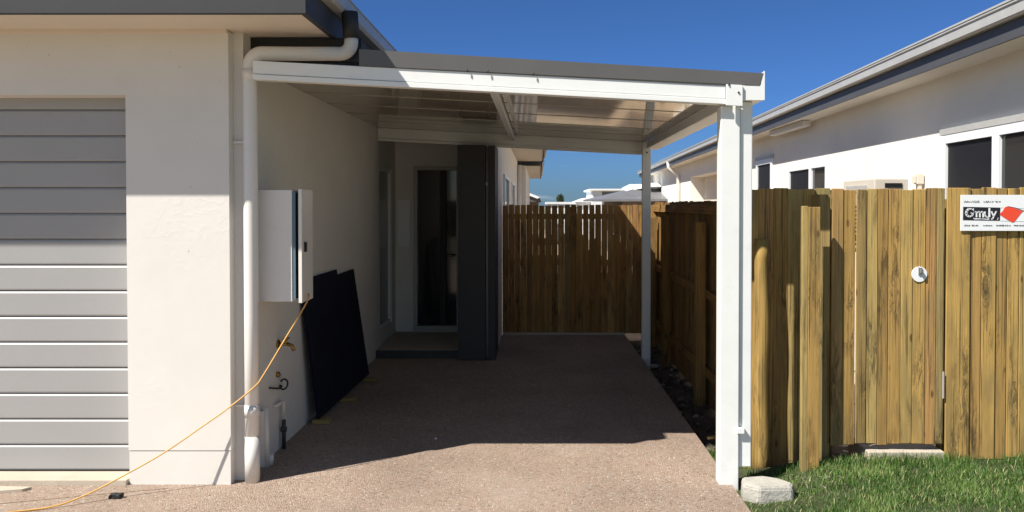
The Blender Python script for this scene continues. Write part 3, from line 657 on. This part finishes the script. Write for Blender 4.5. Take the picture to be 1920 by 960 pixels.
# ================================================================ NEIGHBOUR HOUSE
NO = (3.409, 5.3, -0.1)            # near corner of the wall; the house stands at a slight angle to this one
nh = thing('neighbour_house', 'long white rendered house with charcoal eaves beyond the boundary fence', 'house', (0, 0, -0.1))
NL = 25.4
w = MB(); w.box(0, 6, 0, 11.4, -0.2, 2.79); w.box(0.0, 6, 15.2, NL, -0.2, 2.79); w.box(0.0, 6, 11.4, 15.2, 2.40, 2.79); w.box(0.35, 6, 11.4, 15.2, -0.2, 2.40)
w.build('wall', M['render2'], nh)
w = MB(); w.box(-0.295, 0.05, -0.75, NL + 0.4, 2.78, 2.80); w.build('soffit', M['render2'], nh)
f = MB(); f.box(-0.32, -0.30, -0.8, NL + 0.42, 2.765, 2.90); f.box(-0.299, 6, NL + 0.4, NL + 0.42, 2.765, 2.90); f.build('fascia', M['nfascia'], nh)
g = MB(); pr = [(-0.322, 2.885), (-0.355, 2.885), (-0.375, 2.90), (-0.375, 2.965), (-0.385, 2.972), (-0.385, 2.982), (-0.367, 2.982), (-0.367, 2.905), (-0.352, 2.893), (-0.322, 2.893)]
g.prism([(p_[0], -0.8, p_[1]) for p_ in pr], (0, NL + 1.3, 0)); g.build('gutter', M['zinc'], nh)
r = MB(); r.hexa([(-0.345, -0.8, 2.985), (3.2, 2.6, 4.2), (3.2, NL - 3, 4.2), (-0.345, NL + 0.5, 2.985), (-0.36, -0.8, 3.005), (3.2, 2.6, 4.24), (3.2, NL - 3, 4.24), (-0.36, NL + 0.5, 3.005)])
r.box(-0.29, 6, -0.7, NL + 0.35, 2.80, 2.90)
r.build('roof', M['roofbrown'], nh)
r = MB(); r.box(-0.369, -0.361, -0.8, NL + 0.5, 2.998, 3.012); r.build('roof_edge', M['zinc'], nh)
def nwin(y0, y1, z0, z1, two=None, fr=0.05, pane='screen', trim=True):
    o = side_window(nh, 0, y0, y1, z0, z1, -1, fr, two, pane)
    if trim: q = MB(); q.box(-0.034, 0, y0 - 0.03, y1 + 0.03, z1 + 0.003, z1 + 0.055); q.build('head_trim', M['zinc'], o)
nwin(0.04, 1.51, 0.9, 2.27, 0.68, 0.07); nwin(4.48, 6.2, 0.9, 2.235, 5.18, 0.075, trim=False); nwin(7.1, 8.11, 0.7, 2.42, None, 0.08)
MB().box(0.335, 0.349, 11.5, 15.1, 0.0, 2.36).build('roller_blind', M['soffit'], nh)
q = MB(); q.tube([(-0.34, 17.0, 2.90), (-0.33, 17.0, 2.74), (-0.2, 17.0, 2.62), (-0.07, 17.0, 2.52), (-0.06, 17.0, 2.35), (-0.06, 17.0, 0)], 0.05, 12); q.build('downpipe', M['pvc'], nh)
nh.location = NO; nh.rotation_euler = (0, 0, -math.atan(0.032))
q = MB(); q.box(3.40, 3.50, 10.3, 11.8, 2.70, 2.775, bevel=0.01)
tag(q.build('batten_light', M['pvc']), 'white batten light under the neighbour eave', 'light')
ac = thing('air_conditioner', 'beige air conditioner unit on the white wall behind the fence', 'air conditioner', (3.1, 7.3, 1.25))
q = MB(); q.box(2.94, 3.235, 7.0, 7.72, 1.28, 1.915, bevel=0.008); cs = q.build('casing', M['acbeige'], ac)
MB().box(3.03, 3.18, 6.992, 6.999, 1.835, 1.875).build('handle_recess', M['screen'], ac)
q = MB(); q.box(2.932, 2.939, 7.15, 7.62, 1.80, 1.86); q.build('side_recess', M['zinc'], ac)
q = MB()
for k in range(10): q.box(2.932, 2.939, 7.08, 7.66, 1.32 + k * 0.038, 1.335 + k * 0.038)
q.build('grille', M['screen'], ac)
for yy in (7.15, 7.55): q = MB(); q.box(2.94, 3.46, yy, yy + 0.03, 1.24, 1.279); q.build('bracket', M['metal'], ac)
q = MB(); q.box(3.395, 3.458, 7.17, 7.24, 1.87, 1.965, bevel=0.006); q.box(3.41, 3.44, 7.18, 7.23, 1.5, 1.87); q.box(3.37, 3.395, 7.18, 7.22, 1.88, 1.945, bevel=0.004)
tag(q.build('isolator_box', M['acbeige']), 'small beige switch box with conduit on the white wall', 'switch box')

# ================================================================ FAR BUILDINGS AND TREE
def gable_x(mb, x0, x1, y0, y1, z, h):     # ridge along x
    ym = (y0 + y1) / 2
    mb.face([(x0, y0, z), (x1, y0, z), (x1, ym, z + h), (x0, ym, z + h)]); mb.face([(x1, y1, z), (x0, y1, z), (x0, ym, z + h), (x1, ym, z + h)])
    mb.face([(x0, y1, z), (x0, y0, z), (x0, ym, z + h)]); mb.face([(x1, y0, z), (x1, y1, z), (x1, ym, z + h)]); mb.face([(x0, y0, z), (x0, y1, z), (x1, y1, z), (x1, y0, z)])
fh = thing('white_house', 'distant flat house with bright white roof beyond the rear fence', 'house', (3, 44, -0.15))
w = MB(); w.box(0.5, 5.5, 42, 50, -0.2, 1.75); w.box(2.75, 4.6, 41, 46, -0.2, 2.44); w.build('wall', M['whiteroof'], fh)
r = MB(); r.box(0.4, 5.6, 41.9, 50.1, 1.75, 1.86); r.prism([(1.9, 41.8, 1.86), (2.75, 41.8, 1.86), (2.75, 41.8, 2.10), (2.5, 41.8, 2.08)], (0, 6, 0)); r.box(2.6, 5.0, 40.8, 46.2, 2.44, 2.53)
r.build('roof', M['whiteroof'], fh)
MB().box(3.25, 4.55, 40.98, 41.02, 1.7, 2.38).build('window', M['greyroof'], fh)
f2 = thing('grey_roofed_house', 'low house with grey hip roof behind the right end of rear fence', 'house', (5, 28, -0.15))
MB().box(2.7, 9, 25.6, 33, -0.2, 1.92).build('wall', M['brownwall'], f2)
r = MB()
r.hexa([(1.9, 25, 1.80), (9.5, 25, 1.85), (9.5, 34, 1.85), (1.9, 34, 1.85), (1.9, 25, 1.86), (9.5, 25, 1.91), (9.5, 34, 1.91), (1.9, 34, 1.91)])
A, B, Cc, D = (1.9, 25, 1.862), (9.5, 25, 1.912), (9.5, 34, 1.912), (1.9, 34, 1.912); a, c_ = (3.6, 27.2, 2.36), (8, 29, 2.42)
r.face([A, B, c_, a]); r.face([B, Cc, c_]); r.face([Cc, D, a, c_]); r.face([D, A, a])
r.build('roof', M['greyroof'], f2)
r = MB(); r.hexa([(2.9, 26.6, 2.15), (3.7, 26.4, 2.3), (9, 29, 2.4), (3, 29, 2.3), (3.0, 26.8, 2.25), (3.6, 26.8, 2.43), (9, 29, 2.5), (3.3, 29, 2.45)]); r.build('ridge_sheet', M['whiteroof'], f2)
f3 = thing('brown_roofed_house', 'small brown roofed house behind the left end of rear fence', 'house', (-1.1, 38, -0.15))
MB().box(-2.5, 0.0, 36.2, 42, -0.2, 1.83).build('wall', M['brownwall'], f3)
r = MB(); r.prism([(-3, 36, 1.83), (0.12, 36, 1.83), (0.05, 36, 2.02), (-0.45, 36, 2.30), (-1.2, 36, 2.35), (-3, 36, 2.5)], (0, 7, 0)); r.build('roof', M['roofbrown'], f3)
r = MB(); r.prism([(-0.95, 35.9, 2.32), (-0.05, 35.9, 1.98), (0.06, 35.9, 2.05), (-0.5, 35.9, 2.28), (-0.95, 35.9, 2.37)], (0, 7.2, 0)); r.build('roof_flashing', M['whiteroof'], f3)
tr = thing('distant_tree', 'small bushy tree above the white roof in the distance', 'tree', (3.25, 120, -0.15))
q = MB(); q.tube([(3.25, 120, -0.2), (3.2, 120, 1.4), (3.28, 120, 3.0)], 0.12, 8, radii=[0.14, 0.1, 0.05])
for k in range(6):
    a = k * 1.1; q.tube([(3.22, 120, 1.5 + k * 0.2), (3.22 + 0.4 * math.cos(a), 120 + 0.4 * math.sin(a), 2.1 + k * 0.2)], 0.03, 5, radii=[0.04, 0.015])
q.build('trunk', M['bark'], tr)
q = MB()
for k in range(1500):
    while True:
        v = Vector((random.uniform(-1, 1), random.uniform(-1, 1), random.uniform(-1, 1)))
        if v.length < 1: break
    c0 = Vector((3.25 + v.x * 0.58, 120 + v.y * 0.58, 2.6 + v.z * 0.85))
    if noise.noise(c0 * 2.5) < -0.15: continue
    a = Vector((random.uniform(-1, 1), random.uniform(-1, 1), random.uniform(-1, 1))).normalized() * 0.09
    c2 = a.cross(Vector((random.random(), random.random(), random.random()))).normalized() * 0.05
    q.face([c0 - a, c0 + c2, c0 + a, c0 - c2], t=random.random())
q.build('crown', M['leaf'], tr)

# ================================================================ METER BOX
mb = thing('meter_box', 'open white electrical meter box on the side wall under the carport', 'meter box', (-1.7, 5.1, 1.0))
BZ0, BZ1 = 1.085, 1.775
q = MB(); q.box(-1.787, -1.775, 4.93, 5.28, BZ0, BZ1); q.box(-1.775, -1.522, 4.93, 4.945, BZ0, BZ1, bevel=0.003)
q.box(-1.775, -1.522, 5.265, 5.28, BZ0, BZ1); q.box(-1.775, -1.522, 4.945, 5.265, BZ1 - 0.012, BZ1); q.box(-1.775, -1.522, 4.945, 5.265, BZ0, BZ0 + 0.012)
q.build('cabinet', M['pvc'], mb)
q = MB(); q.box(-1.521, -1.503, 4.935, 4.945, BZ0 + 0.01, BZ1 - 0.01); q.build('gasket', M['blue'], mb)
q = MB(); q.box(-1.515, -1.490, 4.98, 5.24, BZ0 + 0.015, BZ1 - 0.015); q.build('gap_shade', M['black'], mb)  # black sheet in place of the shade behind the ajar door
q = MB()
h = Vector((-1.492, 5.20, 0)); e = Vector((-1.486, 4.94, 0)); n_ = Vector((0.022, 0.0, 0))
q.hexa([(h.x, h.y, BZ0 - .01), (e.x, e.y, BZ0 - .01), (e.x + n_.x, e.y + n_.y, BZ0 - .01), (h.x + n_.x, h.y + n_.y, BZ0 - .01), (h.x, h.y, BZ1 + .005), (e.x, e.y, BZ1 + .005), (e.x + n_.x, e.y + n_.y, BZ1 + .005), (h.x + n_.x, h.y + n_.y, BZ1 + .005)], bevel=0.002)
dr = q.build('door', M['pvc'], mb)
MB().box(-1.464, -1.452, 4.985, 5.01, 1.39, 1.45).build('handle', M['black'], dr)

# ================================================================ WALL FITTINGS
q = MB(); X = -1.79
q.tube([(X, 5.46, 0.73), (X + 0.012, 5.46, 0.73)], 0.028, 16); q.tube([(X, 5.46, 0.73), (X + 0.07, 5.46, 0.73)], 0.011, 10); q.tube([(X + 0.07, 5.46, 0.73), (X + 0.10, 5.46, 0.72), (X + 0.112, 5.46, 0.685)], 0.013, 10)
q.tube([(X + 0.06, 5.46, 0.73), (X + 0.06, 5.46, 0.765)], 0.008, 8); q.box(X + 0.045, X + 0.075, 5.43, 5.49, 0.765, 0.773)
tag(q.build('garden_tap', M['brass']), 'brass garden tap on the wall under the meter box', 'tap')
q = MB(); q.tube([(X, 5.44, 0.525), (X + 0.018, 5.44, 0.525)], 0.020, 16); q.tube([(X, 5.44, 0.525), (X + 0.026, 5.44, 0.525)], 0.009, 10)
tag(q.build('brass_plug', M['brass']), 'small round brass pipe plug low on the wall', 'plug')
q = MB(); pts = [(X, 5.28, 0.47), (X + 0.03, 5.33, 0.455), (X + 0.04, 5.40, 0.44), (X + 0.03, 5.46, 0.44)] + arc((X + 0.03, 5.50, 0.445), 0.035, 180, 500, (0.5, 0.86, 0), (0, 0, 1), 14)
q.tube(pts, 0.006, 8); tag(q.build('cable_tail', M['black']), 'short black cable looped at its end on the wall', 'cable')
q = MB(); q.tube([(X + 0.04, 5.12, 0.0), (X + 0.035, 5.12, 0.38)], 0.018, 12); q.box(X + 0.0, X + 0.03, 5.10, 5.14, 0.0, 0.36)
q.tube([(X + 0.05, 5.15, 0.0), (X + 0.055, 5.15, 0.07)], 0.022, 12)
tag(q.build('drain_stub', M['pvc']), 'white plastic pipe stub standing behind the downpipe', 'pipe')
wp = thing('water_pipe', 'white bent overflow pipe with dark valve against the wall foot', 'pipe', (X, 5.45, 0))
q = MB(); q.tube([(X, 5.36, 0.33), (X + 0.02, 5.36, 0.33), (X + 0.03, 5.42, 0.33), (X + 0.03, 5.47, 0.335)] + arc((X + 0.03, 5.47, 0.31), 0.025, 90, 0, (0, 1, 0), (0, 0, 1), 4) + [(X + 0.03, 5.495, 0.22)], 0.010, 10); q.build('pipe', M['pvc'], wp)
q = MB(); q.tube([(X + 0.03, 5.495, 0.0), (X + 0.03, 5.495, 0.20)], 0.014, 12); q.tube([(X + 0.03, 5.495, 0.12), (X + 0.03, 5.495, 0.15)], 0.022, 8); q.build('valve', M['steel'], wp)

# leaning navy sheets
q = MB()
q.hexa([(-1.70, 6.12, 0.035), (-1.665, 7.02, 0.035), (-1.672, 7.02, 0.035), (-1.707, 6.12, 0.035), (-1.778, 5.93, 1.12), (-1.766, 6.99, 1.12), (-1.773, 6.99, 1.12), (-1.785, 5.93, 1.12)])
q.hexa([(-1.690, 6.13, 0.035), (-1.655, 7.78, 0.035), (-1.662, 7.78, 0.035), (-1.697, 6.13, 0.035), (-1.768, 6.0, 1.065), (-1.765, 7.62, 1.075), (-1.772, 7.62, 1.075), (-1.775, 6.0, 1.065)])
tag(q.build('leaning_sheets', M['navy']), 'large dark navy sheets leaning against the carport wall', 'sheet')
for (x0, x1, y0, y1, lab) in ((-1.74, -1.60, 6.10, 6.17, 'wood offcut under the near corner of the navy sheets'), (-1.72, -1.57, 6.78, 6.85, 'wood offcut under the middle of the navy sheets'), (-1.72, -1.54, 7.55, 7.63, 'wood offcut under the far corner of the navy sheets')):
    q = MB(); q.box(x0, x1, y0, y1, 0.001, 0.033, t=None, bevel=0.003)
    tag(q.build('wood_offcut', M['woodx']), lab, 'offcut', 'wood offcuts propping the navy sheets')

# orange cord
def spline(P, n=10):
    out = []; P = [Vector(p) for p in P]; Q = [P[0]] + P + [P[-1]]
    for i in range(1, len(Q) - 2):
        for k in range(n):
            t = k / n; a, b_, c_, d = Q[i - 1], Q[i], Q[i + 1], Q[i + 2]
            out.append(0.5 * ((2 * b_) + (-a + c_) * t + (2 * a - 5 * b_ + 4 * c_ - d) * t * t + (-a + 3 * b_ - 3 * c_ + d) * t ** 3))
    return out + [P[-1]]
q = MB(); cordp = spline([(-1.46, 5.06, 1.12), (-1.455, 5.0, 1.07), (-1.568, 4.897, 0.842), (-1.665, 4.808, 0.650), (-1.705, 4.785, 0.593), (-1.832, 4.748, 0.485), (-2.0, 4.70, 0.365), (-2.19, 4.64, 0.235), (-2.40, 4.56, 0.12), (-2.56, 4.48, 0.045), (-2.70, 4.40, 0.010), (-2.95, 4.30, 0.008), (-3.5, 4.05, 0.008)], 8)
q.tube(cordp, 0.0046, 10); tag(q.build('extension_cord', M['orange']), 'orange extension cord stretched from meter box to the driveway', 'cord')

# rock, stones, scraps
def rock(name, c0, s_, seed, m, flat_top=None, sub=4, amp=0.25):
    q = MB(); bmesh.ops.create_icosphere(q.bm, subdivisions=sub, radius=1)
    for v in q.bm.verts:
        p = v.co.copy()
        k = 1 + amp * noise.noise(p * 1.3 + Vector((seed, 0, 0))) + amp * .3 * noise.noise(p * 4 + Vector((0, seed, 0)))
        p *= k
        p = Vector([max(-0.8, min(0.8, a)) for a in p])
        v.co = Vector((c0[0] + p.x * s_[0], c0[1] + p.y * s_[1], c0[2] + p.z * s_[2]))
    for f in q.bm.faces: f.smooth = True
    return q.build(name, m)
q = MB()
top = [(1.19, 4.63), (1.27, 4.565), (1.46, 4.575), (1.490, 4.63), (1.43, 4.72), (1.34, 4.765), (1.21, 4.74)]
for (k0, z0, k1, z1) in ((1.04, -0.05, 1.0, 0.045), (1.0, 0.045, 0.93, 0.062)):
    cx_, cy_ = 1.33, 4.67
    a = [q.bm.verts.new((cx_ + (u - cx_) * k0, cy_ + (v - cy_) * k0, z0)) for u, v in top]; b_ = [q.bm.verts.new((cx_ + (u - cx_) * k1, cy_ + (v - cy_) * k1, z1)) for u, v in top]
    for i in range(7): q.bm.faces.new([a[i], a[(i + 1) % 7], b_[(i + 1) % 7], b_[i]])
q.bm.faces.new(b_)
bmesh.ops.remove_doubles(q.bm, verts=q.bm.verts, dist=0.0005)
bmesh.ops.bevel(q.bm, geom=q.bm.edges[:], offset=0.006, segments=2, affect='EDGES')
tag(q.build('concrete_block', M['stone']), 'flat grey concrete slab lying in the grass by the carport post', 'concrete block')
tag(rock('dark_stone', (-2.425, 4.56, 0.012), (0.045, 0.022, 0.020), 5, M['black'], amp=0.6), 'small black lump lying on the driveway near the cord', 'stone')
q = MB(); q.hexa([(-3.30, 4.60, 0.001), (-3.03, 4.66, 0.001), (-3.00, 4.70, 0.001), (-3.30, 4.72, 0.001), (-3.30, 4.60, 0.016), (-3.03, 4.66, 0.016), (-3.00, 4.70, 0.016), (-3.30, 4.72, 0.016)], t=0.95)
tag(q.build('timber_scrap', M['concrete']), 'pale timber scrap at the left edge of the driveway', 'offcut')
tag(rock('white_chip', (-0.74, 5.72, 0.004), (0.010, 0.008, 0.006), 9, M['whiteroof'], sub=2), 'tiny white chip lying on the shaded driveway', 'chip')
tag(rock('footing_rubble', (1.27, 8.83, -0.10), (0.07, 0.05, 0.025), 11, M['stone'], sub=3), 'pale rubble at the foot of the rear carport post', 'rubble')
q = MB(); q.hexa([(1.25, 5.88, -0.05), (1.50, 5.95, -0.04), (1.50, 5.98, -0.04), (1.25, 5.91, -0.05), (1.25, 5.88, -0.035), (1.50, 5.95, -0.022), (1.50, 5.98, -0.022), (1.25, 5.91, -0.035)], t=0.95)
tag(q.build('timber_strip', M['woodx']), 'pale splintered timber strip lying on the soil behind the post', 'offcut')
q = MB()
for k in range(650):
    x = random.uniform(1.15, 1.50); y = random.uniform(5.0, 10.2); s_ = random.choice((0.006, 0.009, 0.013, 0.02, 0.032)) * random.uniform(0.6, 1.2); z = soil_h(x, y) + s_ * 0.2
    t = random.random() ** 2
    ax = [Vector((random.uniform(-1, 1), random.uniform(-1, 1), random.uniform(-.4, .4))).normalized() for _ in range(2)]
    c0 = Vector((x, y, z)); vv = [c0 + ax[0] * s_, c0 + ax[1] * s_ * .8, c0 - ax[0] * s_ * .9, c0 - ax[1] * s_]
    tp, bt = c0 + Vector((0, 0, s_ * .6)), c0 - Vector((0, 0, s_ * .6))
    vs2 = [q.bm.verts.new(p) for p in vv + [tp, bt]]; fs = []
    for i in range(4):
        fs.append(q.bm.faces.new([vs2[i], vs2[(i + 1) % 4], vs2[4]])); fs.append(q.bm.faces.new([vs2[(i + 1) % 4], vs2[i], vs2[5]]))
    q._paint(fs, t)
o = q.build('gravel', M['pebble']); o['kind'] = 'stuff'; o['label'] = 'loose stones scattered on the bare soil strip'; o['category'] = 'gravel'
# weeds in the corner behind the post
# ================================================================ GRASS
q = MB(); rg = random.Random(11)
def blade(x, y, z, h, wd, t, lean):
    a = rg.uniform(0, 2 * math.pi); dx, dy_ = math.cos(a), math.sin(a); la = rg.uniform(0, 2 * math.pi); lx, ly = math.cos(la) * lean, math.sin(la) * lean
    p0, p1 = (x - dx * wd, y - dy_ * wd, z), (x + dx * wd, y + dy_ * wd, z)
    m0, m1 = (x - dx * wd * .8 + lx * .4, y - dy_ * wd * .8 + ly * .4, z + h * .6), (x + dx * wd * .8 + lx * .4, y + dy_ * wd * .8 + ly * .4, z + h * .6)
    tip = (x + lx, y + ly, z + h)
    v = [q.bm.verts.new(p) for p in (p0, p1, m1, m0, tip)]
    q._paint([q.bm.faces.new(v[:4]), q.bm.faces.new([v[3], v[2], v[4]])], t)
def edge_x(y): return 1.17 + 0.018 * noise.noise(Vector((0, y * 9, 5)))
for k in range(60000):
    x = rg.uniform(1.16, 3.6); y = rg.uniform(3.7, 5.13)
    if x < edge_x(y): continue
    if 1.18 < x < 1.48 and 4.575 < y < 4.76: continue
    if x < 1.32 and y > 4.76: continue
    if 1.28 < x < 1.68 and y > 4.55 and rg.random() < 0.55: continue
    d = noise.noise(Vector((x * 3, y * 3, 1)))
    if d < -0.25 and rg.random() < 0.5: continue
    if y > 5.075 and not (1.88 < x < 2.1): continue
    t = min(0.92, max(0, 0.45 + d * 0.6 + rg.gauss(0, 0.22)))
    if rg.random() < 0.13: t = rg.uniform(0.95, 1)
    h = rg.uniform(0.014, 0.05) * (1 + 0.5 * d) * (1.5 if y > 4.95 else 1)
    blade(x, y, lawn_h(x, y) - 0.003, h, rg.uniform(0.0011, 0.0022), t, rg.uniform(0.004, 0.03))
for k in range(900):         # weedy patch behind the post
    x = rg.uniform(1.20, 1.40); y = rg.uniform(5.0, 5.7)
    blade(x, y, soil_h(x, y), rg.uniform(0.02, 0.06), 0.003, rg.uniform(0, 0.6), 0.03)
o = q.build('grass', M['blade']); o['kind'] = 'stuff'; o['label'] = 'short green lawn grass in front of the timber fence'; o['category'] = 'grass'
# leaf litter / straw by the posts
q = MB()
for k in range(160):
    x = rg.uniform(1.35, 1.80); y = rg.uniform(4.65, 5.15); z = lawn_h(x, y) + rg.uniform(0.004, 0.02); a = rg.uniform(0, 6.28); l_ = rg.uniform(0.01, 0.04)
    q.tube([(x, y, z), (x + l_ * math.cos(a), y + l_ * math.sin(a), z + rg.uniform(-0.005, 0.01))], 0.0016, 4, t=rg.uniform(0.5, 1))
o = q.build('straw_litter', M['pebble']); o['kind'] = 'stuff'; o['label'] = 'dry twigs and straw around the foot of the squared post'; o['category'] = 'litter'
